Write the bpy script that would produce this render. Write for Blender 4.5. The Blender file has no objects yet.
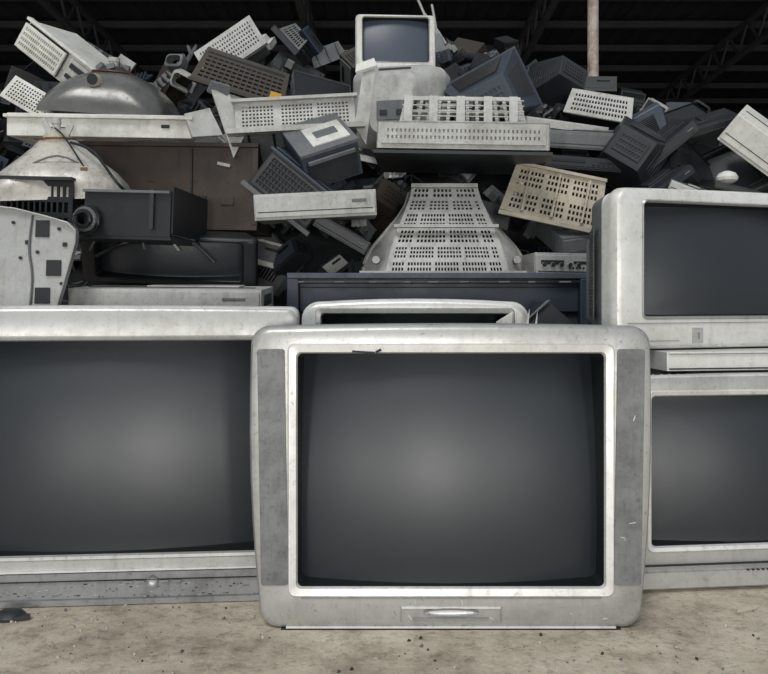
import bpy, bmesh, math, random
from mathutils import Vector, Matrix, Euler, noise
R = random.Random(11)
scene = bpy.context.scene
scene.view_settings.view_transform = 'Standard'
CAMH = 0.66
F = 800.0
def at(u, v, d):
    """image pixel position + assumed depth -> world coordinates"""
    return Vector(((u-384.0)*d/F, d, CAMH-(v-300.0)*d/F))

# ---------------------------------------------------------------- materials
def lin(c):
    return tuple(((x/255.0)/12.92 if x/255.0 <= .04045 else ((x/255.0+.055)/1.055)**2.4) for x in c)+(1,)
def plastic(name, rgb, rough=.45, dirt=.35, scale=6, dirtcol=None, metallic=0.0, spec=.4, bump=.05):
    m = bpy.data.materials.new(name); m.use_nodes = True
    nt = m.node_tree; N = nt.nodes; L = nt.links
    b = N['Principled BSDF']
    tc = N.new('ShaderNodeTexCoord')
    n1 = N.new('ShaderNodeTexNoise'); n1.inputs['Scale'].default_value = scale; n1.inputs['Detail'].default_value = 10; n1.inputs['Roughness'].default_value = .74
    L.new(tc.outputs['Object'], n1.inputs['Vector'])
    r1 = N.new('ShaderNodeValToRGB'); r1.color_ramp.elements[0].position = .42; r1.color_ramp.elements[1].position = .72
    L.new(n1.outputs['Fac'], r1.inputs['Fac'])
    mp = N.new('ShaderNodeMapping'); mp.inputs['Scale'].default_value = (1.0, 1.0, .12); mp.inputs['Rotation'].default_value = (0, .12, 0)
    L.new(tc.outputs['Object'], mp.inputs['Vector'])
    n2 = N.new('ShaderNodeTexNoise'); n2.inputs['Scale'].default_value = scale*9; n2.inputs['Detail'].default_value = 4
    L.new(mp.outputs['Vector'], n2.inputs['Vector'])
    r2 = N.new('ShaderNodeValToRGB'); r2.color_ramp.elements[0].position = .55; r2.color_ramp.elements[1].position = .75
    L.new(n2.outputs['Fac'], r2.inputs['Fac'])
    n3 = N.new('ShaderNodeTexNoise'); n3.inputs['Scale'].default_value = 75; n3.inputs['Detail'].default_value = 5; n3.inputs['Roughness'].default_value = .8
    L.new(tc.outputs['Object'], n3.inputs['Vector'])
    r3 = N.new('ShaderNodeValToRGB'); r3.color_ramp.elements[0].position = .56; r3.color_ramp.elements[1].position = .66
    L.new(n3.outputs['Fac'], r3.inputs['Fac'])
    add = N.new('ShaderNodeMath'); add.operation = 'MULTIPLY_ADD'; add.inputs[1].default_value = .35; add.use_clamp = True
    L.new(r2.outputs['Color'], add.inputs[0]); L.new(r1.outputs['Color'], add.inputs[2])
    ad2 = N.new('ShaderNodeMath'); ad2.operation = 'MULTIPLY_ADD'; ad2.inputs[1].default_value = .65; ad2.use_clamp = True
    L.new(r3.outputs['Color'], ad2.inputs[0]); L.new(add.outputs[0], ad2.inputs[2])
    mul = N.new('ShaderNodeMath'); mul.operation = 'MULTIPLY'; mul.inputs[1].default_value = dirt
    L.new(ad2.outputs[0], mul.inputs[0])
    mix = N.new('ShaderNodeMix'); mix.data_type = 'RGBA'
    mix.inputs[6].default_value = lin(rgb)
    dc = dirtcol or tuple(x*.45 for x in rgb)
    mix.inputs[7].default_value = lin(dc)
    L.new(mul.outputs[0], mix.inputs[0]); L.new(mix.outputs[2], b.inputs['Base Color'])
    mr = N.new('ShaderNodeMapRange'); mr.inputs[3].default_value = rough; mr.inputs[4].default_value = min(1, rough+.3)
    L.new(mul.outputs[0], mr.inputs[0]); L.new(mr.outputs[0], b.inputs['Roughness'])
    b.inputs['Metallic'].default_value = metallic
    b.inputs['Specular IOR Level'].default_value = spec
    if bump:
        bp = N.new('ShaderNodeBump'); bp.inputs['Strength'].default_value = bump*2; bp.inputs['Distance'].default_value = .004
        L.new(n1.outputs['Fac'], bp.inputs['Height']); L.new(bp.outputs['Normal'], b.inputs['Normal'])
    return m
M = {}
M['silver'] = plastic('silver_plastic', (184,184,182), .34, .55, 4.5, (98,94,88), metallic=.5)
M['silver_lt'] = plastic('pale_silver_plastic', (218,218,215), .32, .48, 4.5, (118,112,102), metallic=.3)
M['silver_dk'] = plastic('grey_silver_plastic', (140,141,142), .42, .6, 7, (78,76,73), metallic=.35)
M['speaker'] = plastic('speaker_mesh', (120,121,122), .55, .6, 16, (78,77,76), bump=.2, metallic=.3)
M['seam'] = plastic('seam_black', (30,32,35), .6, .2)
M['mask'] = plastic('screen_mask', (16,18,21), .5, .1)
M['white'] = plastic('aged_white', (218,218,212), .5, .5, 5, (108,100,88))
M['ltgrey'] = plastic('light_grey', (184,184,181), .5, .55, 6, (88,81,72))
M['beige'] = plastic('beige_plastic', (178,170,154), .55, .55, 6, (90,79,64))
M['grey'] = plastic('mid_grey', (106,109,112), .5, .5, 6, (54,52,51))
M['bgrey'] = plastic('blue_grey', (64,73,84), .45, .5, 6, (38,41,46))
M['navy'] = plastic('navy_shell', (38,48,62), .42, .5, 6, (58,62,67))
M['dark'] = plastic('charcoal', (35,39,45), .4, .45, 5, (62,61,59))
M['black'] = plastic('black_plastic', (19,22,27), .38, .4, 5, (42,42,42))
M['brown'] = plastic('brown_grille', (52,46,40), .5, .4, 6, (78,70,60))
M['wood'] = plastic('wood_veneer', (62,51,44), .5, .6, 4, (34,29,27))
M['orange'] = plastic('orange_label', (206,150,50), .6, .2)
M['metal'] = plastic('zinc_sheet', (170,171,170), .35, .5, 7, (88,78,68), metallic=.5)
M['rust'] = plastic('rusty_paint', (200,192,182), .7, .9, 7, (110,66,42))
M['glassdome'] = plastic('crt_glass_funnel', (96,96,93), .18, .75, 6, (40,39,39), spec=.8)
M['crtwhite'] = plastic('crt_coated_funnel', (190,186,177), .24, .75, 9, (66,60,54), spec=.7)
M['copper'] = plastic('copper_coil', (110,70,48), .4, .4)
M['pcb'] = plastic('circuit_board', (52,66,58), .5, .4)
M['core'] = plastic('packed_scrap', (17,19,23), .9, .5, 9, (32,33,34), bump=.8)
def screen(name, rgb, rough=.40, spec=.65):
    m = bpy.data.materials.new(name); m.use_nodes = True
    nt = m.node_tree; b = nt.nodes['Principled BSDF']
    tc = nt.nodes.new('ShaderNodeTexCoord'); n = nt.nodes.new('ShaderNodeTexNoise'); n.inputs['Scale'].default_value = 9; n.inputs['Detail'].default_value = 6
    nt.links.new(tc.outputs['Object'], n.inputs['Vector'])
    mr = nt.nodes.new('ShaderNodeMapRange'); mr.inputs[3].default_value = rough-.02; mr.inputs[4].default_value = rough+.02
    nt.links.new(n.outputs['Fac'], mr.inputs[0]); nt.links.new(mr.outputs[0], b.inputs['Roughness'])
    b.inputs['Base Color'].default_value = lin(rgb); b.inputs['Specular IOR Level'].default_value = spec
    return m
M['screen'] = screen('crt_screen_glass', (27,33,40))
M['screen2'] = screen('monitor_screen_glass', (66,74,88))

# ---------------------------------------------------------------- mesh builder
class MB:
    def __init__(s): s.v=[]; s.f=[]; s.m=[]; s.M=Matrix.Identity(4); s.used=[]
    def mi(s, k):
        if k not in s.used: s.used.append(k)
        return s.used.index(k)
    def add(s, p): s.v.append(s.M @ Vector(p)); return len(s.v)-1
    def face(s, ids, k): s.f.append(tuple(ids)); s.m.append(s.mi(k))
    def box(s, c, d, k, rot=None, taper=(1,1)):
        old=s.M
        T=Matrix.Translation(Vector(c))
        if rot: T=T@Euler(rot).to_matrix().to_4x4()
        s.M=old@T
        x,y,z=[q/2 for q in d]; tx,ty=taper
        i=[s.add(p) for p in [(-x,-y,-z),(x,-y,-z),(x,y,-z),(-x,y,-z),(-x*tx,-y*ty,z),(x*tx,-y*ty,z),(x*tx,y*ty,z),(-x*tx,y*ty,z)]]
        for q in [(0,3,2,1),(4,5,6,7),(0,1,5,4),(1,2,6,5),(2,3,7,6),(3,0,4,7)]:
            s.face([i[a] for a in q],k)
        s.M=old
    def loft(s, loops, mats, cap0=None, cap1=None):
        idx=[[s.add(p) for p in lp] for lp in loops]
        n=len(idx[0])
        for a in range(len(idx)-1):
            k=mats if isinstance(mats,str) else mats[a]
            for j in range(n):
                s.face((idx[a][j],idx[a][(j+1)%n],idx[a+1][(j+1)%n],idx[a+1][j]),k)
        if cap0: s.face(idx[0][::-1],cap0)
        if cap1: s.face(idx[-1],cap1)
        return idx
    def slotted(s, c00,c10,c11,c01, nx, ny, k, fill=.6, fy=.72, th=.004, mx=.05, my=.08, skip=None):
        c=[Vector(q) for q in (c00,c10,c11,c01)]
        nrm=(c[1]-c[0]).cross(c[3]-c[0]).normalized()*th
        def axis(n,m,f):
            o=[0,m]; w=(1-2*m)/n
            for i in range(n):
                a=m+i*w+w*(1-f)/2; o+= [a,a+w*f]
            o+=[1-m,1]; return o
        us=axis(nx,mx,fill); vs=axis(ny,my,fy)
        NU=len(us)-1; NV=len(vs)-1
        def hole(i,j):
            if i<0 or j<0 or i>=NU or j>=NV: return True
            if i>=2 and i<NU-1 and j>=2 and j<NV-1 and i%2==0 and j%2==0:
                return not (skip and skip((i-2)//2,(j-2)//2))
            return False
        fr={}
        def P(i,j,b):
            if (i,j,b) not in fr:
                u,v=us[i],vs[j]
                p=c[0]*(1-u)*(1-v)+c[1]*u*(1-v)+c[2]*u*v+c[3]*(1-u)*v
                fr[(i,j,b)]=s.add(p+(nrm if b else Vector()))
            return fr[(i,j,b)]
        for i in range(NU):
            for j in range(NV):
                if hole(i,j): continue
                s.face((P(i,j,0),P(i+1,j,0),P(i+1,j+1,0),P(i,j+1,0)),k)
                s.face((P(i,j,1),P(i,j+1,1),P(i+1,j+1,1),P(i+1,j,1)),k)
                for (di,dj,a,b) in ((-1,0,(i,j),(i,j+1)),(1,0,(i+1,j),(i+1,j+1)),(0,-1,(i,j),(i+1,j)),(0,1,(i,j+1),(i+1,j+1))):
                    if hole(i+di,j+dj):
                        s.face((P(*a,0),P(*b,0),P(*b,1),P(*a,1)),k)
    def quad(s,c00,c10,c11,c01,k,th=.004):
        c=[Vector(q) for q in (c00,c10,c11,c01)]
        n=(c[1]-c[0]).cross(c[3]-c[0]).normalized()*th
        a=[s.add(q) for q in c]; b=[s.add(q+n) for q in c]
        s.face(a,k); s.face(b[::-1],k)
        for j in range(4): s.face((a[j],a[(j+1)%4],b[(j+1)%4],b[j]),k)
    def tube(s, pts, r, k, n=6):
        pts=[Vector(p) for p in pts]
        if len(pts)<9:   # smooth the cable with Catmull-Rom
            q=[pts[0]]+pts+[pts[-1]]; o=[]
            for i in range(1,len(q)-2):
                for t in (0,.25,.5,.75):
                    a,b,c,d=q[i-1],q[i],q[i+1],q[i+2]
                    o.append(.5*((2*b)+(c-a)*t+(2*a-5*b+4*c-d)*t*t+(3*b-3*c+d-a)*t**3))
            pts=o+[pts[-1]]
        loops=[]
        for i,p in enumerate(pts):
            t=(pts[min(i+1,len(pts)-1)]-pts[max(i-1,0)]).normalized()
            a=t.cross(Vector((.13,.31,.94))).normalized(); b=t.cross(a)
            loops.append([p+a*r*math.cos(2*math.pi*j/n)+b*r*math.sin(2*math.pi*j/n) for j in range(n)])
        s.loft(loops,k,k,k)
    def build(s, name, loc=(0,0,0), rot=(0,0,0), bevel=0, smooth=38):
        me=bpy.data.meshes.new(name); me.from_pydata([tuple(p) for p in s.v],[],s.f)
        for k in s.used: me.materials.append(M[k])
        me.polygons.foreach_set('material_index', s.m)
        bm=bmesh.new(); bm.from_mesh(me); bmesh.ops.recalc_face_normals(bm,faces=bm.faces); bm.to_mesh(me); bm.free()
        me.polygons.foreach_set('use_smooth',[True]*len(me.polygons))
        me.set_sharp_from_angle(angle=math.radians(smooth))
        o=bpy.data.objects.new(name,me); scene.collection.objects.link(o)
        o.location=loc; o.rotation_euler=rot
        if bevel:
            b=o.modifiers.new('bevel','BEVEL'); b.width=bevel; b.segments=2; b.limit_method='ANGLE'; b.angle_limit=math.radians(45)
        return o

def rr(hwT, hwB, z0, z1, r, y, belly=0, crown=0, ns=6, nc=6, sag=0):
    """rounded trapezoid loop in the XZ plane at depth y"""
    hw=(hwT+hwB)/2; r=min(r,hw*.999,(z1-z0)/2*.999); pts=[]
    def arc(cx,cz,a0):
        for i in range(nc+1):
            a=a0+math.pi/2*i/nc; pts.append((cx+r*math.cos(a),cz+r*math.sin(a)))
    def side(p,q):
        for i in range(1,ns): pts.append((p[0]+(q[0]-p[0])*i/ns,p[1]+(q[1]-p[1])*i/ns))
    arc(hw-r,z1-r,0); side((hw-r,z1),(-hw+r,z1))
    arc(-hw+r,z1-r,math.pi/2); side((-hw,z1-r),(-hw,z0+r))
    arc(-hw+r,z0+r,math.pi); side((-hw+r,z0),(hw-r,z0))
    arc(hw-r,z0+r,1.5*math.pi); side((hw,z0+r),(hw,z1-r))
    out=[]
    for x,z in pts:
        t=(z-z0)/(z1-z0); k=(hwB+(hwT-hwB)*t)/hw
        X=x*k+(belly*math.sin(math.pi*t)*(x/hw))
        Z=z+crown*(1-(x/hw)**2)*t - sag*(1-(x/hw)**2)*(1-t)
        out.append((X,y,Z))
    return out

def crt(mb, W,H,D, sx, sz0, sz1, body='silver', face='silver', rim='silver_lt', shell='grey', glass='screen',
        WB=None, r=.02, bd=.1, inset=.06, Rg=1.25, belly=0, crown=0, rimw=.018, topback=None, vents=True, drop=.115, sr=.03):
    h=W/2; hb=(WB or W)/2
    tb=topback or H*.62
    loops=[]; mats=[]
    def add(lp,k=None):
        loops.append(lp)
        if k is not None: mats.append(k)
    e=inset
    add(rr(h*.42,h*.42,H*.12,tb*.9,sr,D))
    add(rr(h*.50,h*.50,H*.10,tb,sr,D-.02),shell)
    add(rr(h*.55,h*.55,H*.08,tb*1.05,sr,bd+(D-bd)*.62),shell)
    add(rr(h-e-.03,h-e-.03,H*.05,H-e*.6,sr,bd+(D-bd)*.28),shell)
    add(rr(h-e,hb-e,.012,H-e*.35,sr,bd+.004),shell)
    add(rr(h-.012,hb-.012,.006,H-.008,r,bd,belly,crown),body)
    add(rr(h,hb,0,H,r,.03,belly,crown),body)
    add(rr(h-.001,hb-.001,.001,H-.001,r,.014,belly,crown),body)
    add(rr(h-.006,hb-.006,.006,H-.006,r,.004,belly,crown),body)
    add(rr(h-.016,hb-.016,.014,H-.014,r*.8,0,belly,crown),face)
    w=rimw
    add(rr(sx+w,sx+w,sz0-w,sz1+w,.014,0),face)
    add(rr(sx+w-.003,sx+w-.003,sz0-w+.003,sz1+w-.003,.014,-.004),rim)
    add(rr(sx+.003,sx+.003,sz0-.003,sz1+.003,.01,-.002),rim)
    add(rr(sx,sx,sz0,sz1,.01,.004),rim)
    cz=(sz0+sz1)/2; dr=drop*(sz1-sz0)/.46
    def g(s,k=0):
        lp=rr((sx-k)*s,(sx-k)*s,cz+(sz0+k-cz)*s,cz+(sz1-k-cz)*s,max(.014*s,.0005),0)
        return [(x,.008+ (x*x+(z-cz+dr)**2)/(2*Rg),z) for x,y,z in lp]
    add([(x,.012,z) for x,y,z in rr(sx-.001,sx-.001,sz0+.001,sz1-.001,.012,0)],'mask')
    add([(x,y-.001,z) for x,y,z in g(1,.003)],'mask')
    for s in (.93,.85,.75,.64,.52,.4,.28,.16,.06): add(g(s,.003),glass)
    mb.loft(loops,mats,cap0=shell,cap1=glass)
    if vents:
        ya,yb=bd+.03,bd+(D-bd)*.27
        for sg in (-1,1):
            mb.slotted((sg*(h-e+.004),ya,H*.18),(sg*(h-e-.024),yb,H*.2),(sg*(h-e-.024),yb,H*.75),(sg*(h-e+.004),ya,H*.78),2,22,'dark',.8,.5,.003*sg)
        mb.slotted((-h*.36,D+.003,H*.2),(h*.36,D+.003,H*.2),(h*.36,D+.003,tb*.8),(-h*.36,D+.003,tb*.8),3,9,shell,.86,.5,.004)

# ---------------------------------------------------------------- camera
cam=bpy.data.cameras.new('camera'); co=bpy.data.objects.new('camera',cam); scene.collection.objects.link(co)
co.location=(0,0,CAMH); co.rotation_euler=(math.radians(90),0,0)
cam.sensor_width=36; cam.lens=F/768*36; cam.shift_y=-37/768; cam.clip_end=200
scene.camera=co

# ---------------------------------------------------------------- ground
def floor_mat():
    m=bpy.data.materials.new('dusty_concrete'); m.use_nodes=True; nt=m.node_tree; N=nt.nodes; L=nt.links; b=N['Principled BSDF']
    tc=N.new('ShaderNodeTexCoord')
    def nz(s,d=8,rg=.6):
        n=N.new('ShaderNodeTexNoise'); n.inputs['Scale'].default_value=s; n.inputs['Detail'].default_value=d; n.inputs['Roughness'].default_value=rg
        L.new(tc.outputs['Object'],n.inputs['Vector']); return n
    a=nz(3.0,10,.72); c=nz(42,6,.75); e=nz(11,8,.78)
    r=N.new('ShaderNodeValToRGB'); el=r.color_ramp.elements
    el[0].position=.34; el[0].color=lin((142,131,114)); el[1].position=.60; el[1].color=lin((212,202,183))
    x=el.new(.46); x.color=lin((188,177,158))
    L.new(a.outputs['Fac'],r.inputs['Fac'])
    r2=N.new('ShaderNodeValToRGB'); r2.color_ramp.elements[0].position=.34; r2.color_ramp.elements[0].color=(.42,.39,.35,1); r2.color_ramp.elements[1].position=.50; r2.color_ramp.elements[1].color=(1,1,1,1)
    L.new(e.outputs['Fac'],r2.inputs['Fac'])
    mx=N.new('ShaderNodeMix'); mx.data_type='RGBA'; mx.blend_type='MULTIPLY'; mx.inputs[0].default_value=.7
    L.new(r.outputs['Color'],mx.inputs[6]); L.new(r2.outputs['Color'],mx.inputs[7])
    r3=N.new('ShaderNodeValToRGB'); r3.color_ramp.elements[0].position=.36; r3.color_ramp.elements[0].color=(.42,.39,.36,1); r3.color_ramp.elements[1].position=.48; r3.color_ramp.elements[1].color=(1,1,1,1)
    L.new(c.outputs['Fac'],r3.inputs['Fac'])
    m2=N.new('ShaderNodeMix'); m2.data_type='RGBA'; m2.blend_type='MULTIPLY'; m2.inputs[0].default_value=.6
    L.new(mx.outputs[2],m2.inputs[6]); L.new(r3.outputs['Color'],m2.inputs[7]); L.new(m2.outputs[2],b.inputs['Base Color'])
    b.inputs['Roughness'].default_value=.85
    bp=N.new('ShaderNodeBump'); bp.inputs['Strength'].default_value=.7; bp.inputs['Distance'].default_value=.01
    L.new(c.outputs['Fac'],bp.inputs['Height']); L.new(bp.outputs['Normal'],b.inputs['Normal'])
    return m
M['floor']=floor_mat()
mb=MB(); n=[mb.add(p) for p in ((-14,-10,0),(14,-10,0),(14,16,0),(-14,16,0))]; mb.face(n,'floor'); mb.build('floor')

# ---------------------------------------------------------------- warehouse shell
M['roofsheet']=plastic('roof_sheet',(46,49,56),.85,.5,1.5,(32,34,38),spec=.1)
M['steel']=plastic('roof_steel',(66,67,71),.8,.4,3,(44,43,43),spec=.1)
mb=MB()
for i in range(94):   # corrugated back wall
    x=-14+i*.3
    mb.box((x+.075,16,2.3),(.15,.04,4.8),'roofsheet'); mb.box((x+.225,16.04,2.3),(.15,.06,4.8),'roofsheet')
for z in (1.6,3.1,4.1): mb.box((0,15.9,z),(28,.08,.1),'steel')
mb.build('wall_back')
for sx,nm in ((-14,'wall_left'),(14.1,'wall_right')):
    mb=MB()
    for i in range(34): mb.box((sx+(.04 if i%2 else 0),6+i*.3,2.4),(.06,.31,4.9),'roofsheet')
    mb.build(nm)
mb=MB()
zr=lambda y: 4.75-(y-5.5)*.035
for i in range(94):
    x=-14+i*.3
    for a,b,za,zb in ((0,.12,.0,.0),(.12,.15,0,.03),(.15,.27,.03,.03),(.27,.3,.03,0)):
        mb.quad((x+a,5.5,4.85+za),(x+b,5.5,4.85+zb),(x+b,16.1,4.45+zb),(x+a,16.1,4.45+za),'roofsheet',.012)
for y in [5.6+.95*i for i in range(11)]:
    mb.box((0,y,zr(y)),(28,.07,.09),'steel')
for x in (-10,-7,-4,-1,2,5,8,11):   # rafters / lattice trusses
    for dz in (0,-.38):
        mb.quad((x-.04,5.6,zr(5.6)-.05+dz),(x+.04,5.6,zr(5.6)-.05+dz),(x+.04,15.8,zr(15.8)-.05+dz),(x-.04,15.8,zr(15.8)-.05+dz),'steel',-.05)
    for i in range(17):
        y=5.6+i*.6; mb.box((x,y+.15,zr(y)-.25),(.03,.03,.42),'steel',(.7,0,0)); mb.box((x,y+.45,zr(y)-.25),(.03,.03,.42),'steel',(-.7,0,0))
mb.build('ceiling')
mb=MB()
loops=[[(math.cos(a*math.pi/8)*.045,math.sin(a*math.pi/8)*.045,z) for a in range(16)] for z in (0,1,2,3,4.6)]
mb.loft(loops,'rust','rust','rust'); mb.box((0,0,.02),(.25,.25,.03),'rust'); mb.box((0,0,4.62),(.2,.2,.03),'rust')
p=at(593,60,6.6); mb.build('support_post',(p.x,p.y,0.0))

# ---------------------------------------------------------------- front televisions
mb=MB()
crt(mb,.804,.607,.44,.307,.086,.553,body='silver',face='silver',rim='silver_lt',WB=.765,r=.035,bd=.115,inset=.105,belly=.012,crown=.006,rimw=.02,Rg=1.1)
for sg in (-1,1):   # speaker strips
    lo=rr(.028,.028,.090,.562,.006,0)
    xx=.361*sg
    l0=[(x+xx-(.010*sg)*(1-(z/.6)),.002,z) for x,y,z in lo]
    l1=[(x*.97+xx-(.010*sg)*(1-(z/.6)),-.003,z) for x,y,z in lo]
    mb.loft([l0,l1],'speaker',cap1='speaker')
mb.box((0,-.001,.064),(.60,.003,.002),'silver_dk')
for x in (-.10,.10): mb.box((x,-.001,.032),(.0015,.004,.03),'silver_dk')
mb.box((0,.0,.045),(.2,.006,.003),'silver_lt')
el=lambda a,b,y:[(math.cos(t*.2618)*a,y,.037+math.sin(t*.2618)*b) for t in range(24)]
mb.loft([el(.056,.0085,-.001),el(.054,.007,-.005),el(.046,.004,-.004)],'silver_dk',cap1='silver_lt')
mb.box((0,-.003,.024),(.15,.004,.0015),'silver_dk')
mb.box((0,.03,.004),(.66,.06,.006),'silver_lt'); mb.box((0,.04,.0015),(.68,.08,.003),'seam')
mb.box((-.175,-.003,.556),(.045,.003,.004),'seam',(0,.06,0)); mb.box((-.145,-.0035,.5585),(.012,.003,.005),'seam',(0,-.5,0))
for i in range(26):   # scuffs and nicks in the casing
    x=R.choice([R.uniform(-.37,.37),R.uniform(-.385,-.32),R.uniform(.32,.385)]); z=R.choice([R.uniform(.02,.06),R.uniform(.58,.595)]) if abs(x)<.33 else R.uniform(.03,.59)
    mb.box((x*.96,-.0033 if abs(x)>.33 else -.0006,z),(R.uniform(.002,.014),.0012,R.uniform(.0006,.0014)),R.choice(['silver_dk','silver_lt','grey']),(0,R.uniform(-1.5,1.5),0))
mb.build('crt_television',(.134,1.6,.0))
# left television
mb=MB()
crt(mb,.875,.645,.42,.358,.105,.570,body='silver_lt',face='silver',rim='silver',r=.018,bd=.09,inset=.08,rimw=.012,Rg=1.15,crown=.004)
mb.box((0,-.006,.073),(.85,.014,.004),'silver_lt'); mb.box((0,-.004,.038),(.83,.012,.060),'silver_dk')
mb.box((0,-.011,.008),(.84,.02,.012),'silver_dk'); mb.box((0,-.012,.052),(.82,.006,.0015),'seam')
c=[(math.cos(t*.3927)*.012,0,math.sin(t*.3927)*.012) for t in range(16)]
mb.loft([[(x+.12,-.008,z+.048) for x,y,z in c],[(x+.12,-.016,z+.048) for x,y,z in c],[(x*.6+.12,-.014,z*.6+.048) for x,y,z in c]],'silver_dk',cap1='silver')
for i in (-2,-1,1,2): mb.box((.12+i*.026,-.012,.048),(.018,.005,.004),'silver_dk')
for i in range(110): mb.box((-.40+i*.0074,-.0105,.022+R.uniform(-.008,.022)),(R.uniform(.002,.008),.0015,R.uniform(.001,.002)),R.choice(['grey','seam','silver']))
mb.build('crt_television',(-.625,1.745,0),(0,0,math.radians(4.5)))
# right lower television
mb=MB()
crt(mb,.66,.488,.42,.262,.104,.442,body='silver_lt',face='silver',rim='silver_lt',r=.02,bd=.08,inset=.06,rimw=.014,Rg=.95,crown=.004)
mb.box((0,-.004,.03),(.62,.012,.035),'silver'); mb.box((0,-.004,.062),(.63,.006,.003),'seam')
for i in range(9): mb.box((-.04+i*.012,-.010,.048),(.006,.004,.003),'seam')
for i in range(30): mb.box((-.3+i*.02,.045,.4885),(.012,.05,.004),'seam')
mb.build('crt_television',(.865,1.83,0),(0,0,math.radians(6)))
mb=MB()
mb.box((0,.16,.029),(.56,.32,.044),'silver_lt'); mb.box((0,-.003,.012),(.55,.008,.003),'seam'); mb.box((0,-.003,.046),(.55,.004,.002),'silver_dk')
for x in (-.2,.2):
    for y in (.04,.28): mb.box((x,y,.0045),(.03,.03,.009),'seam')
mb.build('dvd_player',(.925,1.87,.490),(0,0,math.radians(8)),bevel=.008)
# right upper television
mb=MB()
crt(mb,.66,.378,.42,.253,.078,.344,body='white',face='silver_lt',rim='silver',shell='grey',r=.03,bd=.075,inset=.012,rimw=.008,Rg=.8,crown=.004,topback=.3)
mb.box((-.11,-.002,.032),(.026,.01,.036),'silver'); mb.box((-.11,-.008,.032),(.004,.004,.014),'silver_dk')
mb.box((0,-.001,.062),(.6,.004,.0015),'silver_dk'); mb.box((-.2,-.001,.02),(.08,.004,.0015),'silver_dk')
th=math.radians(17)
L=at(616,300,1.84)
mb.build('crt_television',(L.x+.33*math.cos(th),L.y+.33*math.sin(th),.544),(0,0,th))

# television just behind, mostly hidden
mb=MB()
crt(mb,.65,.652,.34,.265,.14,.620,body='white',face='silver_lt',rim='silver',shell='dark',r=.045,bd=.09,inset=.05,crown=.012,Rg=1.1)
L=at(414,300,2.3); mb.build('crt_television',(L.x,2.27,0),(0,0,math.radians(-3)))
mb=MB()   # broken bezel strips standing between the sets
mb.quad((-.02,.0,0),(.02,.0,0),(.075,.07,.628),(.03,.07,.60),'white',.008)
mb.quad((.03,-.02,0),(.06,-.02,0),(.12,.06,.636),(.10,.06,.56),'silver_lt',.006)
mb.quad((.06,-.04,0),(.09,-.04,0),(.14,.05,.63),(.13,.05,.58),'white',.005)
mb.quad((-.03,-.02,0),(.0,-.02,0),(.04,.05,.60),(.0,.05,.57),'ltgrey',.005)
mb.build('broken_bezel_strip',(at(487,300,2.16).x,2.13,.0),bevel=.001)
mb=MB()
mb.loft([[(-.09,0,0),(.08,0,0),(.0,.02,.07)],[(-.09,.18,0),(.08,.18,0),(.0,.16,.07)]],'dark','dark','dark')
mb.quad((-.09,-.005,0),(-.08,-.005,0),(.005,.015,.072),(-.005,.015,.074),'grey',.01)
mb.box((0,.09,-.295),(.16,.16,.59),'dark')
mb.build('monitor_hood',(at(551,300,2.4).x,2.42,.585),bevel=.003)

# navy rear projection cabinet behind
mb=MB()
W=1.03; d=2.72
Ztop=CAMH+27*d/F
mb.box((0,.17,Ztop/2),(W-.02,.30,Ztop-.01),'navy')
mb.box((0,0,Ztop-.010),(W,.05,.020),'bgrey')
mb.box((0,-.005,Ztop-.030),(W,.03,.012),'black')
for sg in (-1,1): mb.box((sg*(W/2-.02),0,Ztop/2-.01),(.04,.05,Ztop-.02),'navy')
mb.box((0,0,.04),(W,.05,.08),'navy')
mb.box((0,.012,Ztop-.09),(W-.08,.02,.085),'navy'); mb.box((0,.016,Ztop/2-.08),(W-.08,.014,Ztop-.26),'black')
for i in range(9): mb.box((-.45+i*.11+R.uniform(-.02,.02),-.022,Ztop-.031),(R.uniform(.02,.05),.006,.006),'grey')
mb.build('projection_television',(at(439,300,d).x,d,0),bevel=.003)

# ---------------------------------------------------------------- hero scrap
r_=math.radians
def S(mb,name,u,v,d,rot=(0,0,0),bevel=0):
    return mb.build(name,at(u,v,d),rot,bevel)
def frustum(mb,w0,d0,w1,d1,h,k,slots=(14,3),lip=.0,lipo=.02,z0=0,fill=.55,fy=.7):
    """open-bottomed tapered cover, z up"""
    b=[(-w0/2,-d0/2,z0+lip),(w0/2,-d0/2,z0+lip),(w0/2,d0/2,z0+lip),(-w0/2,d0/2,z0+lip)]
    t=[(-w1/2,-d1/2,z0+h),(w1/2,-d1/2,z0+h),(w1/2,d1/2,z0+h),(-w1/2,d1/2,z0+h)]
    for i in range(4):
        j=(i+1)%4
        nx=slots[0] if i%2==0 else max(3,int(slots[0]*d0/w0))
        mb.slotted(b[i],b[j],t[j],t[i],nx,slots[1],k,fill,fy,-.005,.07,.1)
    mb.slotted(t[0],t[1],t[2],t[3],slots[0],4,k,fill,.7,-.005,.08,.1)
    if lip:
        o=lipo
        for i in range(4):
            j=(i+1)%4
            def ex(p,zz): return (p[0]+math.copysign(o,p[0]),p[1]+math.copysign(o,p[1]),zz)
            a0,a1=ex(b[i],z0),ex(b[j],z0); a2,a3=ex(b[j],z0+lip),ex(b[i],z0+lip)
            mb.quad(a0,a1,a2,a3,k,-.005); mb.quad(a3,a2,b[j],b[i],k,-.005)
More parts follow.
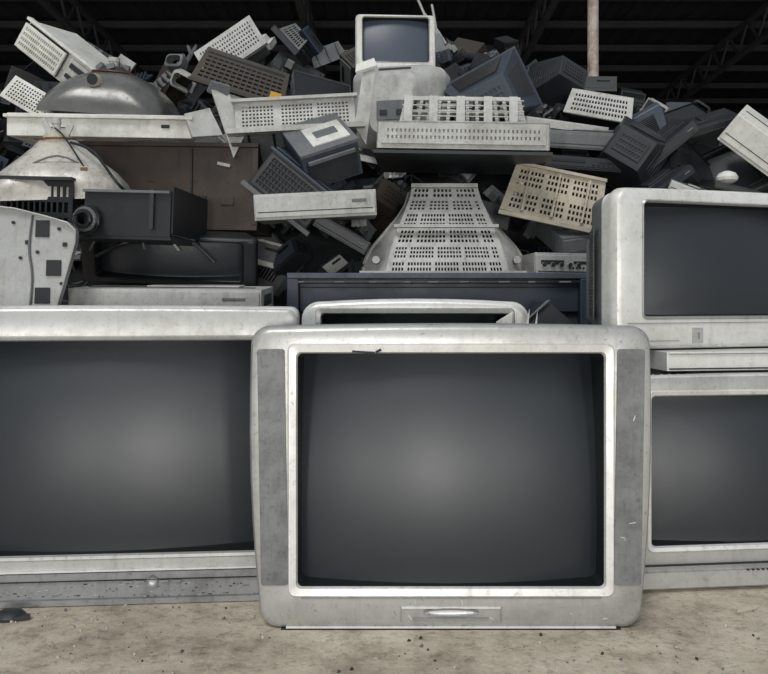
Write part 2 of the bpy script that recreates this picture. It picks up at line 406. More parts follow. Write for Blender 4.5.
def housing(mb,W,H,D,k,k2='black',taper=.6):
    """sharp-edged monitor rear housing: rim, pyramid body, ribbed back; opening faces -y"""
    w,h=W/2,H/2; a=taper
    fr=[(-w,0,-h),(w,0,-h),(w,0,h),(-w,0,h)]; md=[(-w*.98,D*.3,-h*.98),(w*.98,D*.3,-h*.98),(w*.98,D*.3,h*.98),(-w*.98,D*.3,h*.98)]
    bk=[(-w*a,D,-h*a*1.1),(w*a,D,-h*a*1.1),(w*a,D,h*a*.8),(-w*a,D,h*a*.8)]
    mb.loft([fr,md,bk],k,cap0=k2,cap1=k)
    mb.loft([[(x*1.03,y-.006,z*1.03) for x,y,z in fr],[(x*1.03,y+.03,z*1.03) for x,y,z in fr],[(x*.99,y+.035,z*.99) for x,y,z in fr]],k)
    for i in range(10):
        t=.36+.055*i; s=1-(1-a)*(t-.3)/.7
        mb.box((0,D*t,h*s*.97),(W*s*.7,D*.022,.008),k2)
        mb.box((w*s*.985,D*t,0),(.008,D*.022,H*s*.6),k2); mb.box((-w*s*.985,D*t,0),(.008,D*.022,H*s*.6),k2)
    mb.slotted((-w*a*.8,D+.004,-h*a*.7),(w*a*.8,D+.004,-h*a*.7),(w*a*.8,D+.004,h*a*.5),(-w*a*.8,D+.004,h*a*.5),8,3,k,.6,.6,.004)
def house(name,u,v,d,W,H,D,k,rot,off=(0,0,0),taper=.6,bevel=.003):
    mb=MB(); housing(mb,W,H,D,k,taper=taper); return mb.build(name,at(u,v,d)+Vector(off),rot,bevel)

# white monitor on the summit
mb=MB(); crt(mb,.36,.272,.32,.148,.052,.254,body='white',face='white',rim='white',shell='beige',glass='screen2',r=.02,bd=.05,inset=.02,rimw=.006,Rg=.6)
mb.box((.02,-.002,.024),(.05,.006,.006),'ltgrey'); mb.build('computer_monitor',at(396,73,3.55),(r_(-4),0,r_(3)))
# grey monitor seen from the back
mb=MB(); crt(mb,.44,.37,.38,.17,.05,.32,body='ltgrey',face='ltgrey',rim='grey',shell='ltgrey',r=.04,bd=.2,inset=.012,rimw=.01,Rg=.6,sr=.06,topback=.31,vents=False)
mb.box((0,.385,.14),(.12,.01,.08),'grey'); mb.box((-.04,.392,.13),(.03,.01,.02),'dark'); mb.box((.03,.392,.13),(.03,.01,.02),'dark')
for i in range(8): mb.box((0,.30-.014*i,.335+.002*i),(.14,.005,.012),'dark')
mb.build('computer_monitor',at(408,148,3.60)+Vector((0,.12,-.03)),(0,0,r_(168)))
# blue-grey tilted housings
house('monitor_housing',498,82,3.35,.36,.27,.30,'bgrey',(r_(-20),r_(24),r_(160)),(0,.22,0))
house('monitor_housing',548,90,3.7,.24,.20,.24,'dark',(r_(20),r_(-24),r_(200)),(0,.15,0))
house('monitor_housing',322,84,3.5,.26,.2,.22,'grey',(r_(-40),r_(10),r_(20)),(0,.05,-.02))
# stepped vented cover
d=3.05
mb=MB()
s=d/F
frustum(mb,122*s,.30,110*s,.22,56*s,'ltgrey',(11,2),lip=25*s,lipo=19*s,fill=.66,fy=.8)
for gx in (-52,-28,-2,24,48):
    mb.quad(((gx-4)*s,-.158,26*s),((gx+4)*s,-.158,26*s),((gx+4)*s,-.122,55*s),((gx-4)*s,-.122,55*s),'ltgrey',.006)
for q in range(5): mb.box((0,-.158+q*.0075,(29+q*5.6)*s),(116*s,.006,1.0*s),'ltgrey')
mb.slotted((-76*s,-.152-20*s,4*s),(76*s,-.152-20*s,4*s),(76*s,-.152-20*s,22*s),(-76*s,-.152-20*s,22*s),36,2,'ltgrey',.4,.5,.005,.03,.16)
mb.box((0,0,-3*s),(166*s,.44,3*s),'dark')
S(mb,'television_back_cover',460,160,d,(0,r_(1.5),r_(-3)))
# bell shaped cover
d=2.95; s=d/F; mb=MB()
hs=[0,14,30,48,66,80,94]; wo=[84,83,76,62,48,40,36]; wi=[60,58,54,48,41,36,33]
for i in range(6):
    def pt(w,i,y): return (w*s,y+i*.018,hs[i]*s)
    mb.slotted(pt(-wi[i],i,-.05),pt(wi[i],i,-.05),pt(wi[i+1],i+1,-.05),pt(-wi[i+1],i+1,-.05),[36,34,26,26,18,16][i],[2,3,3,3,3,2][i],'ltgrey',.62,.62,-.004,.04,.10, skip=(lambda a,b,i=i:(a%(9 if i<4 else 6)==4)))
    for sg in (-1,1):
        mb.quad(pt(sg*wi[i],i,-.05),pt(sg*wo[i],i,.06),pt(sg*wo[i+1],i+1,.06),pt(sg*wi[i+1],i+1,-.05),'ltgrey',.005)
        mb.quad(pt(sg*wo[i],i,.06),pt(sg*(wo[i]-2),i,.2),pt(sg*(wo[i+1]-2),i+1,.2),pt(sg*wo[i+1],i+1,.06),'grey',.005)
mb.box((0,-.045,0),(172*s,.03,4*s),'ltgrey'); mb.box((0,-.03,48*s),(104*s,.02,3*s),'ltgrey'); mb.box((0,.05,94*s),(68*s,.03,4*s),'ltgrey')
for sg in (-1,1):
    mb.tube([(sg*(wo[i]-1)*s,.0+i*.018+.055,hs[i]*s) for i in range(7)],.008,'ltgrey')
    c=[(math.cos(t*.3927)*.014,0,math.sin(t*.3927)*.014) for t in range(16)]
    mb.loft([[(x+sg*70*s,-.01,z+14*s) for x,y,z in c],[(x+sg*70*s,-.035,z+14*s) for x,y,z in c]],'grey',cap1='ltgrey')
mb.box((0,.16,10*s),(90*s,.05,30*s),'black')
S(mb,'television_back_cover',446,275,d,(r_(-6),0,0))
# beige crate-like cover
d=2.95; s=d/F; mb=MB()
mb.slotted((-50*s,0,-24*s),(48*s,0,-26*s),(44*s,.05,26*s),(-44*s,.05,26*s),22,7,'beige',.58,.6,-.006,.05,.07,skip=lambda a,b:(a in(7,14) or b==3))
mb.slotted((-44*s,.05,26*s),(44*s,.05,26*s),(40*s,.25,28*s),(-40*s,.25,28*s),16,4,'beige',.6,.7,-.006,.05,.07)
mb.slotted((-50*s,0,-24*s),(-44*s,.05,26*s),(-40*s,.25,28*s),(-46*s,.28,-24*s),4,4,'beige',.6,.7,.006,.05,.07)
mb.slotted((48*s,0,-26*s),(44*s,.05,26*s),(40*s,.25,28*s),(46*s,.28,-24*s),4,4,'beige',.6,.7,-.006,.05,.07)
mb.box((0,.0,-27*s),(104*s,.03,4*s),'beige'); mb.box((0,.045,27*s),(92*s,.02,3*s),'beige')
for x in (-30,0,30): mb.box((x*s,.015,0),(2*s,.02,46*s),'beige',(-.25,0,0))
mb.box((0,.16,-2*s),(70*s,.02,40*s),'dark')
S(mb,'vented_plastic_housing',556,196,d,(0,r_(13),r_(-8)))
# light vented panel
d=3.4; s=d/F; mb=MB()
mb.slotted((-34*s,0,-13*s),(34*s,0,-14*s),(32*s,.06,14*s),(-30*s,.06,14*s),18,4,'ltgrey',.6,.6,-.006,.08,.1)
mb.quad((-30*s,.06,14*s),(32*s,.06,14*s),(30*s,.25,14*s),(-28*s,.25,14*s),'ltgrey'); mb.box((0,.16,0),(50*s,.16,22*s),'dark')
S(mb,'ventilation_cover',600,104,d,(0,r_(12),r_(-10)))
def slab(name,u,v,d,w,h,dep,k,rot,k2='black',extra=None,bevel=.004,plain=False):
    s=d/F; mb=MB(); w*=s; h*=s
    mb.box((0,dep/2,h/2),(w,dep,h),k); mb.box((0,-.004,h*.5),(w*.98,.01,h*.8),k)
    if plain:
        mb.box((0,-.009,h*.30),(w*.94,.004,.003),'dark'); mb.box((w*.36,-.010,h*.6),(w*.12,.004,h*.12),'grey')
        mb.box((0,dep*.3,h+.002),(w*.9,.003,.003),'dark'); mb.box((w*.1,dep*.6,h+.003),(w*.5,dep*.4,.006),k)
        for i in range(9): mb.box((w/2+.001,dep*(.2+.07*i),h*.5),(.004,dep*.03,h*.5),'dark')
    else:
        mb.box((-w*.2,-.010,h*.6),(w*.4,.006,h*.18),k2); mb.box((w*.28,-.010,h*.6),(w*.22,.006,h*.12),k2)
        mb.box((0,-.010,h*.22),(w*.9,.004,h*.04),k2)
        for i in range(5): mb.box((w*(.1+i*.06),-.012,h*.38),(w*.03,.006,h*.08),k2)
        for i in range(7): mb.box((w*(-.3+i*.1),dep*.6,h+.001),(w*.06,dep*.4,.003),k2)
    if extra: extra(mb,w,h,dep,s)
    return S(mb,name,u,v,d,rot,bevel)
slab('video_recorder',590,150,3.12,108,17,.3,'grey',(r_(14),r_(5),r_(-8)),plain=True)
slab('video_recorder',584,170,3.05,86,13,.3,'dark',(r_(2),r_(3),r_(6)))
slab('desktop_computer',566,134,3.25,84,12,.3,'ltgrey',(r_(12),r_(7),r_(4)),plain=True)
def rca(mb,w,h,dep,s):
    for i in range(5):
        c=[(math.cos(t*.5236)*.008,0,math.sin(t*.5236)*.008) for t in range(12)]
        mb.loft([[(x-w*.35+i*.03,-.01,z+h*.5) for x,y,z in c],[(x-w*.35+i*.03,-.022,z+h*.5) for x,y,z in c]],'metal',cap1='black')
slab('audio_receiver',563,277,2.78,58,24,.2,'metal',(0,r_(1),r_(3)),extra=rca)
slab('desktop_computer',583,256,2.98,46,22,.25,'grey',(r_(25),r_(-8),r_(10)),plain=True)
def mon(name,u,v,d,W,H,D,body,shell,rot,off=(0,0,0),**kw):
    mb=MB(); crt(mb,W,H,D,W*.41,H*.16,H*.9,body=body,face=body,rim=shell,shell=shell,r=.012,bd=.06,inset=.015,rimw=.008,Rg=.7,sr=.012,**kw)
    return mb.build(name,at(u,v,d)+Vector(off),rot)
# right cluster: sharp dark housings and slabs
house('monitor_housing',655,158,3.05,.30,.26,.26,'dark',(r_(10),r_(-34),r_(150)),(0,.18,0),taper=.5)
house('monitor_housing',712,168,3.0,.34,.22,.28,'black',(r_(-30),r_(30),r_(30)),(0,.1,0),taper=.7)
house('monitor_housing',640,128,3.5,.3,.2,.24,'bgrey',(r_(-30),r_(28),r_(170)),(0,.1,-.03))
house('monitor_housing',690,112,3.5,.28,.22,.24,'dark',(r_(-50),r_(-20),r_(10)),(0,.1,-.03),taper=.8)
house('monitor_housing',616,176,3.2,.26,.2,.24,'black',(r_(10),r_(-20),r_(25)),(0,.12,0),taper=.75)
mon('computer_monitor',752,198,2.9,.36,.26,.26,'black','dark',(r_(-20),r_(-24),r_(-25)),(0,.2,0))
slab('printer',748,162,2.9,76,34,.22,'white',(r_(24),r_(40),r_(-14)),plain=True)
slab('printer',716,132,3.15,50,10,.25,'dark',(r_(20),r_(-14),r_(-14)),plain=True)
slab('desktop_computer',676,150,3.0,60,12,.25,'dark',(r_(18),r_(-40),r_(-14)),plain=True)
slab('printer',692,198,2.82,50,9,.2,'ltgrey',(r_(12),r_(24),r_(-14)),plain=True)
slab('video_recorder',672,190,2.9,60,10,.2,'dark',(r_(10),r_(-36),r_(6)),plain=True)
slab('video_recorder',742,196,2.7,60,8,.2,'black',(r_(10),r_(16),r_(-6)),plain=True)
mb=MB()
c=[(0.0,0),( .02,.002),(.034,.012),(.036,.022),(.028,.036),(.01,.044)]
mb.loft([[(math.cos(t*.3927)*max(r,.002),math.sin(t*.3927)*max(r,.002),z) for t in range(16)] for r,z in c],'white','white','white')
S(mb,'desk_speaker',727,184,2.74)
# grey broken bezel frame, U shape
d=2.98; s=d/F; mb=MB()
mb.slotted((-62*s,0,-4*s),(58*s,0,-4*s),(58*s,.03,26*s),(-62*s,.03,26*s),30,6,'ltgrey',.58,.55,-.006,.05,.12,skip=lambda a,b:(a in (9,10,20)) )
mb.box((-2*s,-.02,-6*s),(136*s,.06,5*s),'ltgrey'); mb.box((-2*s,.02,27*s),(126*s,.04,3*s),'ltgrey')
mb.quad((-66*s,0,-30*s),(-84*s,.02,40*s),(-70*s,.06,44*s),(-52*s,.02,-4*s),'ltgrey',.012)
mb.quad((-88*s,.02,38*s),(-82*s,.0,46*s),(-66*s,.05,44*s),(-68*s,.06,30*s),'grey',.02)
mb.quad((56*s,.0,-6*s),(66*s,-.01,-26*s),(82*s,.02,54*s),(70*s,.04,56*s),'ltgrey',.012)
mb.quad((62*s,.02,48*s),(84*s,.0,52*s),(82*s,.03,62*s),(64*s,.05,58*s),'white',.012)
mb.quad((-64*s,0,-6*s),(60*s,0,-6*s),(52*s,.14,-30*s),(-54*s,.14,-30*s),'grey',.01)
for x in (-50,-25,0,25,48): mb.box((x*s,.06,-17*s),(2*s,.14,2*s),'black',(-.5,0,0))
mb.box((0,.12,8*s),(110*s,.02,30*s),'dark')
S(mb,'television_bezel_frame',298,124,d,(0,r_(-4),r_(4)))
# dark computer tower and printer tumbling
d=2.85; s=d/F; mb=MB()
mb.box((0,.13,0),(74*s,.26,44*s),'dark'); mb.slotted((-36*s,-.008,-19*s),(36*s,-.008,-19*s),(36*s,-.008,19*s),(-36*s,-.008,19*s),16,6,'dark',.55,.6,.006,.06,.08)
mb.slotted((-36*s,.01,24*s),(36*s,.01,24*s),(36*s,.24,24*s),(-36*s,.24,24*s),14,6,'bgrey',.55,.6,.006)
mb.box((0,0,-23*s),(84*s,.05,5*s),'grey'); mb.box((0,0,22*s),(80*s,.04,3*s),'bgrey')
S(mb,'desktop_computer',290,190,d,(r_(14),r_(38),r_(10)),.003)
mb=MB(); mb.box((0,.12,0),(60*s,.24,38*s),'bgrey'); mb.box((0,.0,-2*s),(52*s,.02,28*s),'dark')
mb.box((0,.12,20*s),(62*s,.25,4*s),'grey'); mb.box((6*s,.10,22.5*s),(40*s,.14,2*s),'white'); mb.box((6*s,.10,23.7*s),(24*s,.05,1*s),'grey'); mb.box((0,-.012,12*s),(50*s,.01,4*s),'grey')
S(mb,'printer',333,166,2.86,(r_(36),r_(-20),r_(14)),.004)
slab('video_recorder',316,218,2.8,122,26,.28,'ltgrey',(r_(3),r_(-3),r_(2)),'grey',plain=True)
slab('video_recorder',338,240,2.9,60,14,.2,'dark',(r_(3),r_(30),r_(2)),'grey',plain=True)
# brown grille
d=3.4; s=d/F; mb=MB()
mb.slotted((-48*s,0,-18*s),(48*s,0,-20*s),(44*s,.06,18*s),(-42*s,.06,20*s),14,7,'brown',.76,.45,-.006,.05,.08)
mb.box((0,.1,0),(80*s,.1,30*s),'black'); mb.box((0,0,-20*s),(98*s,.03,3*s),'brown'); mb.box((38*s,-.014,-12*s),(11*s,.01,7*s),'orange')
S(mb,'loudspeaker_grille',242,74,d,(0,r_(16),r_(6)))
d=3.75; s=d/F; mb=MB()
mb.slotted((-34*s,0,-18*s),(34*s,0,-18*s),(34*s,.04,18*s),(-34*s,.04,18*s),20,6,'ltgrey',.5,.55,-.006,.06,.1)
mb.box((0,.1,0),(62*s,.12,34*s),'grey'); mb.box((0,0,-19*s),(70*s,.03,3*s),'ltgrey')
S(mb,'ventilation_cover',228,46,d,(0,r_(-32),r_(-6)))
# white computer tower, tilted
d=3.25; s=d/F; mb=MB()
mb.box((0,.16,0),(92*s,.3,32*s),'white'); mb.slotted((-44*s,-.012,-13*s),(10*s,-.012,-13*s),(10*s,-.012,13*s),(-44*s,-.012,13*s),20,4,'white',.5,.6,.012,.05,.08)
mb.box((28*s,-.004,0),(26*s,.012,24*s),'ltgrey'); mb.box((28*s,-.012,6*s),(20*s,.01,5*s),'dark'); mb.box((28*s,-.012,-5*s),(20*s,.01,4*s),'dark')
mb.box((-17*s,-.001,0),(52*s,.004,28*s),'dark'); mb.box((0,.0,17*s),(94*s,.03,3*s),'white')
S(mb,'desktop_computer',56,60,d,(r_(10),r_(38),r_(-8)),.003)
d=3.1; s=d/F; mb=MB()
mb.slotted((-26*s,0,-13*s),(26*s,0,-13*s),(26*s,.03,13*s),(-26*s,.03,13*s),16,6,'white',.55,.6,-.005,.06,.1); mb.box((0,.09,0),(46*s,.12,24*s),'dark')
S(mb,'ventilation_cover',30,98,d,(0,r_(30),r_(8)))
# CRT tubes
def tube_mesh(mb,w,h,H,glass,yoke='dark',prof=None,ys=1.0):
    lp=[]
    prof=prof or [(1,0,.04),(1.0,.10,.05),(.97,.22,.1),(.90,.38,.2),(.78,.54,.35),(.6,.68,.5),(.4,.78,.7),(.24,.84,.8)]
    for k,z,r in prof:
        a=w/2*k; b=h/2*k
        q=rr(a,a,-b,b,min(a,b)*min(.999,(.3+.9*z)),0); lp.append([(x,zz,z*H) for x,y,zz in q])
    mb.loft(lp,glass,glass,glass)
    n=16
    def ring(r,z): return [(math.cos(t*2*math.pi/n)*r*ys,math.sin(t*2*math.pi/n)*r*ys,z) for t in range(n)]
    mb.loft([ring(.075,.74*H),ring(.078,.80*H),ring(.05,.9*H),ring(.042,.93*H)],yoke,yoke,yoke)
    mb.loft([ring(.06,.80*H),ring(.084,.81*H),ring(.084,.83*H),ring(.06,.84*H)],'copper','copper','copper')
    mb.loft([ring(.018,.88*H),ring(.018,1.02*H),ring(.022,1.03*H),ring(.022,1.1*H)],'ltgrey',None,'seam')
d=3.0; s=d/F; mb=MB()
tube_mesh(mb,128*s,.40,56*s,'glassdome','dark')
c=[(math.cos(t*.3927)*.03,0,math.sin(t*.3927)*.03) for t in range(16)]
mb.loft([[(x-.02,-.150,z+.12) for x,y,z in c],[(x*.7-.02,-.175,z*.7+.125) for x,y,z in c]],'beige',cap1='seam')
for t in range(5): mb.box((math.cos(t*1.2)*.05,math.sin(t*1.2)*.05,.19),(.02,.02,.03),'grey',(.3*t,.2,.4*t))
S(mb,'cathode_ray_tube',113,118,d+.16,(r_(8),r_(4),0))
mb=MB(); fw=178*s; fd=.5; fh=22*s
for y in (0,fd): mb.box((0,y,0),(fw,.06,fh),'white')
for x in (-fw/2+.03,fw/2-.03): mb.box((x,fd/2,0),(.06,fd,fh),'white')
mb.box((0,-.012,fh*.35),(fw*1.02,.07,.012),'white'); mb.box((fw*.36,-.034,0),(.03,.008,.012),'seam'); mb.box((-fw*.2,-.034,-.01),(.08,.006,.004),'grey')
mb.quad((fw/2,-.03,-fh/2),(fw/2+.10,.02,-fh*.3),(fw/2+.05,.02,fh*.9),(fw/2-.03,-.03,fh*.5),'ltgrey',.02)
S(mb,'television_bezel_frame',102,127,d-.08,(r_(2),r_(1),0),.006)
# wooden cabinet
d=3.0; s=d/F; mb=MB()
mb.box((0,.17,0),(178*s,.34,86*s),'wood'); mb.box((0,-.005,41*s),(182*s,.03,4*s),'wood'); mb.box((0,-.005,-41*s),(182*s,.03,5*s),'wood')
mb.box((24*s,-.004,0),(1.5*s,.012,76*s),'black'); mb.box((56*s,-.004,22*s),(.05,.006,.012),'ltgrey',(0,.2,0)); mb.box((60*s,-.004,-14*s),(.05,.004,.03),'brown')
mb.box((-88*s,-.003,0),(6*s,.03,76*s),'wood'); mb.box((88*s,-.003,0),(6*s,.03,76*s),'wood')
for i in range(9): mb.box((R.uniform(-40,80)*s,-.002,R.uniform(-34,34)*s),(R.uniform(.004,.03),.003,.001),'brown',(0,R.uniform(-1,1),0))
S(mb,'wooden_television_cabinet',168,186,d,(0,r_(1),r_(-2)),.004)
# crate and second tube
d=2.5; s=d/F; mb=MB()
w=176*s; h=56*s; dp=.34
mb.slotted((-w/2,0,-h/2),(-w*.08,0,-h/2),(-w*.08,0,h/2),(-w/2,0,h/2),11,3,'black',.66,.66,-.008)
mb.box((w*.25,.0,-h*.08),(w*.5,.02,h*.8),'black'); mb.box((-w/2,dp/2,0),(.012,dp,h),'black'); mb.box((w/2,dp/2,0),(.012,dp,h*.84),'black')
mb.box((0,dp,0),(w,.012,h),'black'); mb.box((0,dp/2,-h/2),(w,dp,.012),'dark'); mb.box((-w*.29,-.01,h/2),(w*.44,.03,.010),'dark'); mb.box((w*.25,-.012,h*.3),(w*.5,.03,.008),'grey')
mb.box((w*.40,-.01,0),(.012,.03,h*.7),'dark')
for k in range(3):
    mb.tube([(w*.03+math.cos(t*.4)*(.040-.008*k),-.03-.012*k,-h*.22+math.sin(t*.4)*(.040-.008*k)) for t in range(17)],.007,'black' if k!=1 else 'grey')
S(mb,'plastic_crate',86,208,d,(0,r_(2),r_(-5)),.0)
mb=MB(); tube_mesh(mb,.43,.32,.25,'crtwhite','beige',[(1,0,.04),(1.0,.14,.05),(.95,.24,.1),(.82,.38,.2),(.66,.5,.3),(.5,.62,.4),(.36,.73,.6),(.24,.84,.8)],.72)
mb.tube([(.05,-.05,.19),(.13,-.12,.15),(.2,-.16,.05),(.24,-.1,.0)],.005,'black'); mb.tube([(-.1,-.1,.1),(.02,-.12,.14),(.12,-.1,.09)],.003,'grey')
mb.box((.10,-.13,.09),(.02,.01,.02),'copper'); mb.tube([(0,-.03,.24),(.04,-.08,.20),(.1,-.12,.1)],.003,'black')
mb.box((-.03,-.02,.25),(.02,.01,.05),'ltgrey',(0,-.4,0)); mb.box((.04,-.02,.235),(.02,.01,.04),'ltgrey',(0,.5,0))
S(mb,'cathode_ray_tube',62,202,d+.17,(r_(4),r_(-3),r_(10)))
# metal plate at the far left
d=2.3; s=d/F; mb=MB()
out=[(-100,-62),(44,-62),(52,-50),(62,-10),(68,16),(68,28),(60,36),(40,42),(8,50),(-30,54),(-100,50)]
a=[mb.add((x*s,0,z*s)) for x,z in out]; b=[mb.add((x*s,.006,z*s)) for x,z in out]
mb.face(a,'metal'); mb.face(b[::-1],'metal')
for i in range(len(out)):
    j=(i+1)%len(out); mb.face((a[i],a[j],b[j],b[i]),'metal')
    p0,p1=out[i],out[j]; mb.quad((p0[0]*s,0,p0[1]*s),(p1[0]*s,0,p1[1]*s),(p1[0]*s*.98,-.02,p1[1]*s*.98),(p0[0]*s*.98,-.02,p0[1]*s*.98),'metal',.003)
for (x,z,w_,h_) in ((34,30,13,17),(46,-10,14,16),(36,-38,14,16),(56,14,4,4),(20,16,4,4)):
    mb.box((x*s,-.003,z*s),(w_*s,.006,h_*s),'seam')
mb.tube([(24*s,-.004,44*s),(22*s,-.006,10*s),(26*s,-.006,-20*s),(24*s,-.004,-58*s)],.003,'grey')
for (x,z) in ((50,30),(14,0),(10,-52),(54,-26),(6,36),(30,6)):
    c=[(math.cos(t*.5236)*.005,0,math.sin(t*.5236)*.005) for t in range(12)]
    mb.loft([[(x*s+q,-.001,z*s+w_) for q,_,w_ in c],[(x*s+q,-.006,z*s+w_) for q,_,w_ in c]],'grey',cap1='seam')
S(mb,'sheet_metal_chassis',6,258,d,(r_(-7),0,r_(8)))
slab('video_recorder',165,313,2.42,192,24,.3,'ltgrey',(r_(3),r_(.5),r_(1)),'grey',plain=True)
mon('computer_monitor',170,286,2.78,.60,.18,.3,'black','black',(r_(18),r_(2),r_(4)))
mb=MB()
mb.tube([(-.2,0,0),(-.1,-.03,.04),(0,0,.07),(.12,-.02,.05),(.2,0,-.02)],.007,'black'); mb.tube([(-.04,-.02,.09),(.0,0,.055),(.05,-.03,.06),(.08,0,.02)],.004,'ltgrey')
mb.tube([(-.22,0,.02),(-.16,-.04,.08),(-.06,-.02,.1),(-.02,-.05,.02)],.004,'grey')
S(mb,'cable_bundle',155,256,2.7)

# ---------------------------------------------------------------- scrap mound
def ridge(X):
    u=384+X/.005
    pts=[(-400,120),(-100,80),(0,66),(50,48),(100,68),(150,64),(200,52),(240,40),(290,50),(340,44),(384,60),(440,26),(500,56),(540,74),(580,92),(640,108),(700,108),(740,118),(820,126),(1100,190)]
    for (a,ya),(b,yb) in zip(pts,pts[1:]):
        if a<=u<=b:
            y=ya+(yb-ya)*(u-a)/(b-a); return CAMH+(300-y)*.005
    return CAMH+.6
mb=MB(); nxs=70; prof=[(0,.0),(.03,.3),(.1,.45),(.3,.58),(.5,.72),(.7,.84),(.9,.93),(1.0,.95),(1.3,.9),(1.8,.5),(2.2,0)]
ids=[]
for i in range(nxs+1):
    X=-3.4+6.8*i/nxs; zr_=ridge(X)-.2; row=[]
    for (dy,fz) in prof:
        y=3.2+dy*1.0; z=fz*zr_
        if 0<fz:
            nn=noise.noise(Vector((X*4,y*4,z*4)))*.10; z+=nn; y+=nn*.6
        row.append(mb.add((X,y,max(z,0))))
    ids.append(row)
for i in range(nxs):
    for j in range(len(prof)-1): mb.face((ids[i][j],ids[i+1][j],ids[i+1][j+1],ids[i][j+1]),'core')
def rmat(p,rot,sc=1): return Matrix.Translation(p)@Euler(rot).to_matrix().to_4x4()@Matrix.Scale(sc,4)
pal=['dark','black','dark','bgrey','black','navy','dark','ltgrey','grey','bgrey','black','white','black','brown','grey','dark']
def piece(mb,p,sz,kinds=None,pal=pal):
    k=R.choice(pal); t=R.choice(kinds or ['box','box','slot','shell','frame','house','house','board','panel'])
    rot=(R.uniform(-.7,.7),R.uniform(-.9,.9),R.uniform(-3.1,3.1) if t in('box','house','shell') else R.uniform(-.6,.6))
    mb.M=rmat(p,rot)
    w=sz*R.uniform(.8,1.3); h=sz*R.uniform(.35,.8); dd=sz*R.uniform(.5,1)
    if t=='box':
        k2=R.choice(pal)
        mb.box((0,0,0),(w,dd,h),k); mb.box((0,-dd/2,0),(w*.86,.012,h*.8),k2); mb.box((w*.1,-dd/2-.006,h*.15),(w*.4,.01,h*.12),'black')
        mb.box((0,0,h/2),(w*.8,dd*.7,.01),k); mb.box((0,-dd/2+.01,-h/2),(w*1.04,.03,.02),k)
        for q in range(6): mb.box((w*(-.35+.14*q),0,h/2+.004),(w*.05,dd*.5,.008),'black')
        for q in range(5): mb.box((w/2,dd*(-.3+.15*q),0),(.008,dd*.05,h*.6),'black')
    elif t=='slot':
        mb.slotted((-w/2,0,-h/2),(w/2,0,-h/2),(w/2,.03,h/2),(-w/2,.03,h/2),R.randint(9,16),R.randint(3,6),k,.6,.62,-.006); mb.box((0,.07,0),(w*.9,.1,h*.9),'black')
    elif t=='shell':
        frustum(mb,w,dd,w*.7,dd*.7,h,k,(9,3),lip=.03)
    elif t=='frame':
        mb.loft([rr(w/2,w/2,-h/2,h/2,.02,.05,nc=3,ns=2),rr(w/2,w/2,-h/2,h/2,.02,0,nc=3,ns=2),rr(w/2-.01,w/2-.01,-h/2+.01,h/2-.01,.02,-.006,nc=3,ns=2),rr(w/2*.85,w/2*.85,-h/2*.8,h/2*.85,.01,0,nc=3,ns=2),rr(w/2*.85,w/2*.85,-h/2*.8,h/2*.85,.01,.05,nc=3,ns=2)],k)
    elif t=='house':
        housing(mb,w,w*.8,w*.8,k,taper=R.uniform(.5,.85))
    elif t=='board':
        mb.box((0,0,0),(w,.004,h),'pcb')
        for _ in range(12): mb.box((R.uniform(-.4,.4)*w,-.012,R.uniform(-.4,.4)*h),(R.uniform(.01,.05),.022,R.uniform(.01,.04)),R.choice(['black','metal','grey']))
    else:
        mb.quad((-w/2,0,-h/2),(w/2,0,-h/2),(w*.45,.03,h/2),(-w*.42,.02,h/2),k,.008)
        for q in (-.3,0,.3): mb.box((w*q,-.006,0),(.008,.014,h*.9),k)
    mb.M=Matrix.Identity(4)
for X in [x*.2-3.2 for x in range(33)]:
    for t in (.08,.24,.4,.56,.72,.86,1.0):
        zr_=ridge(X)
        p=Vector((X+R.uniform(-.09,.09),3.3+t*.72+R.uniform(-.05,.05),.12+(zr_-.27)*(.25+.75*t)+R.uniform(-.03,.03)))
        piece(mb,p,R.uniform(.17,.32) if t<.9 else R.uniform(.14,.24))
for _ in range(340):   # smaller fragments stuffed in the gaps
    X=R.uniform(-2.4,2.4); t=R.uniform(.15,1)
    p=Vector((X,3.14+t*.72+R.uniform(-.08,.05),.16+(ridge(X)-.27)*(.25+.75*t)+R.uniform(-.03,.05)))
    piece(mb,p,R.uniform(.06,.15),['box','slot','frame','panel','board','panel','box'])
for X in [x*.11-2.6 for x in range(48)]:
    p=Vector((X+R.uniform(-.05,.05),3.95+R.uniform(-.1,.15),ridge(X)-.04+R.uniform(-.05,.05)))
    piece(mb,p,R.uniform(.09,.2),['box','slot','frame','panel','board','shell','panel'])
for _ in range(46):
    X=R.uniform(-2.4,2.4); t=R.uniform(.1,.95); z=.2+(ridge(X)-.2)*(.25+.75*t)
    y=3.08+t*.75; q=[Vector((X,y,z))]
    for k in range(5): q.append(q[-1]+Vector((R.uniform(-.08,.09),R.uniform(-.04,.03),R.uniform(-.08,.04))))
    mb.tube(q,R.uniform(.002,.005),R.choice(['black','black','dark','grey']),5)
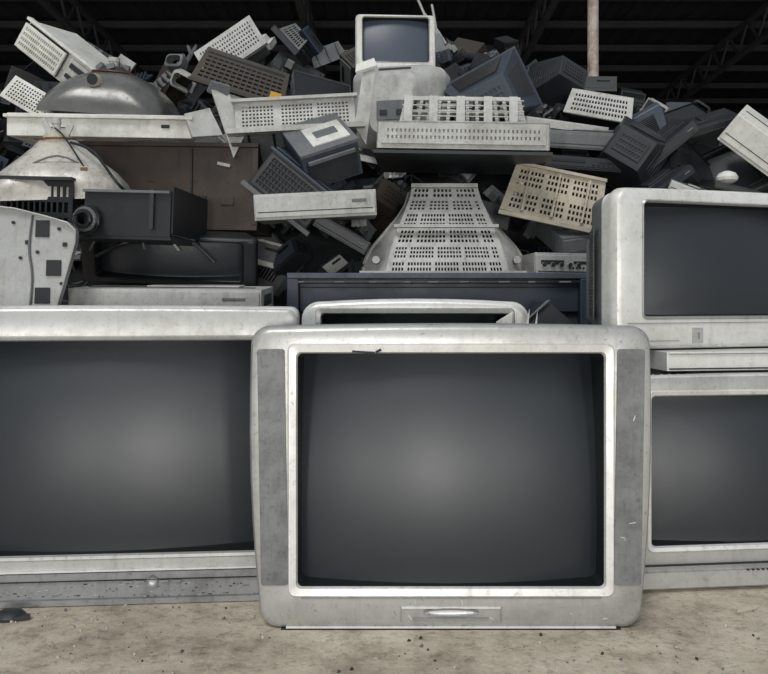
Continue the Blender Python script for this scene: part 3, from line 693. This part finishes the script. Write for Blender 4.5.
for (u,v,a) in ((430,30,.5),(437,36,.2),(446,44,.9)):
    p=at(u,v,3.9); mb.tube([p,p+Vector((-.05*a,0,.07)),p+Vector((-.12*a,.02,.16))],.006,'ltgrey',6)
mb.build('electronic_scrap_heap')

# small debris on the floor
mb=MB()
for _ in range(420):
    d=R.uniform(1.36,1.75); X=R.uniform(-1.1,1.1); r=R.choice([.0012,.0015,.002,.003,.004])
    mb.M=rmat(Vector((X,d-.02,r*.3)),(R.uniform(0,3),R.uniform(0,3),R.uniform(0,3)))
    mb.box((0,0,0),(r*2,r*1.3,r),R.choice(['beige','grey','ltgrey','beige','brown']),taper=(.6,.7))
mb.M=Matrix.Identity(4); mb.build('floor_rubble')
mb=MB()
q=at(10,612,1.66)
mb.loft([[(math.cos(t*.3927)*.032*k,math.sin(t*.3927)*.026*k,z) for t in range(16)] for k,z in ((1,0),(1.05,.006),(.8,.014),(.4,.018))],'dark','dark','dark')
mb.box((.03,-.01,.006),(.03,.016,.008),'dark',(0,.1,.4)); mb.build('rubber_plug',(q.x,q.y,0))
mb=MB(); mb.quad((0,0,0),(.05,.02,0),(.06,.03,.004),(.01,.02,.005),'beige',.003); mb.build('plastic_shard',(.74,1.68,.001))

# ---------------------------------------------------------------- light
w=bpy.data.worlds.new('world'); scene.world=w; w.use_nodes=True; nt=w.node_tree
bg=nt.nodes['Background']; bg.inputs['Color'].default_value=(.84,.92,1,1); bg.inputs['Strength'].default_value=.48
sun=bpy.data.lights.new('sun','SUN'); sun.energy=1.45; sun.angle=math.radians(22); sun.color=(1,.98,.94)
so=bpy.data.objects.new('sun',sun); scene.collection.objects.link(so); so.rotation_euler=(r_(36),r_(-14),0)
for x,e in ((-2.5,60),(.1,115),(2.7,50)):   # unseen lamps added behind the camera to put a glow on the screens
    ar=bpy.data.lights.new('screen_glow_lamp','AREA'); ar.shape='RECTANGLE'; ar.size=.8; ar.size_y=.8; ar.energy=e; ar.color=(1,.98,.93)
    ao=bpy.data.objects.new('screen_glow_lamp',ar); scene.collection.objects.link(ao); ao.location=(x,-5,.45); ao.rotation_euler=(r_(90),0,0)
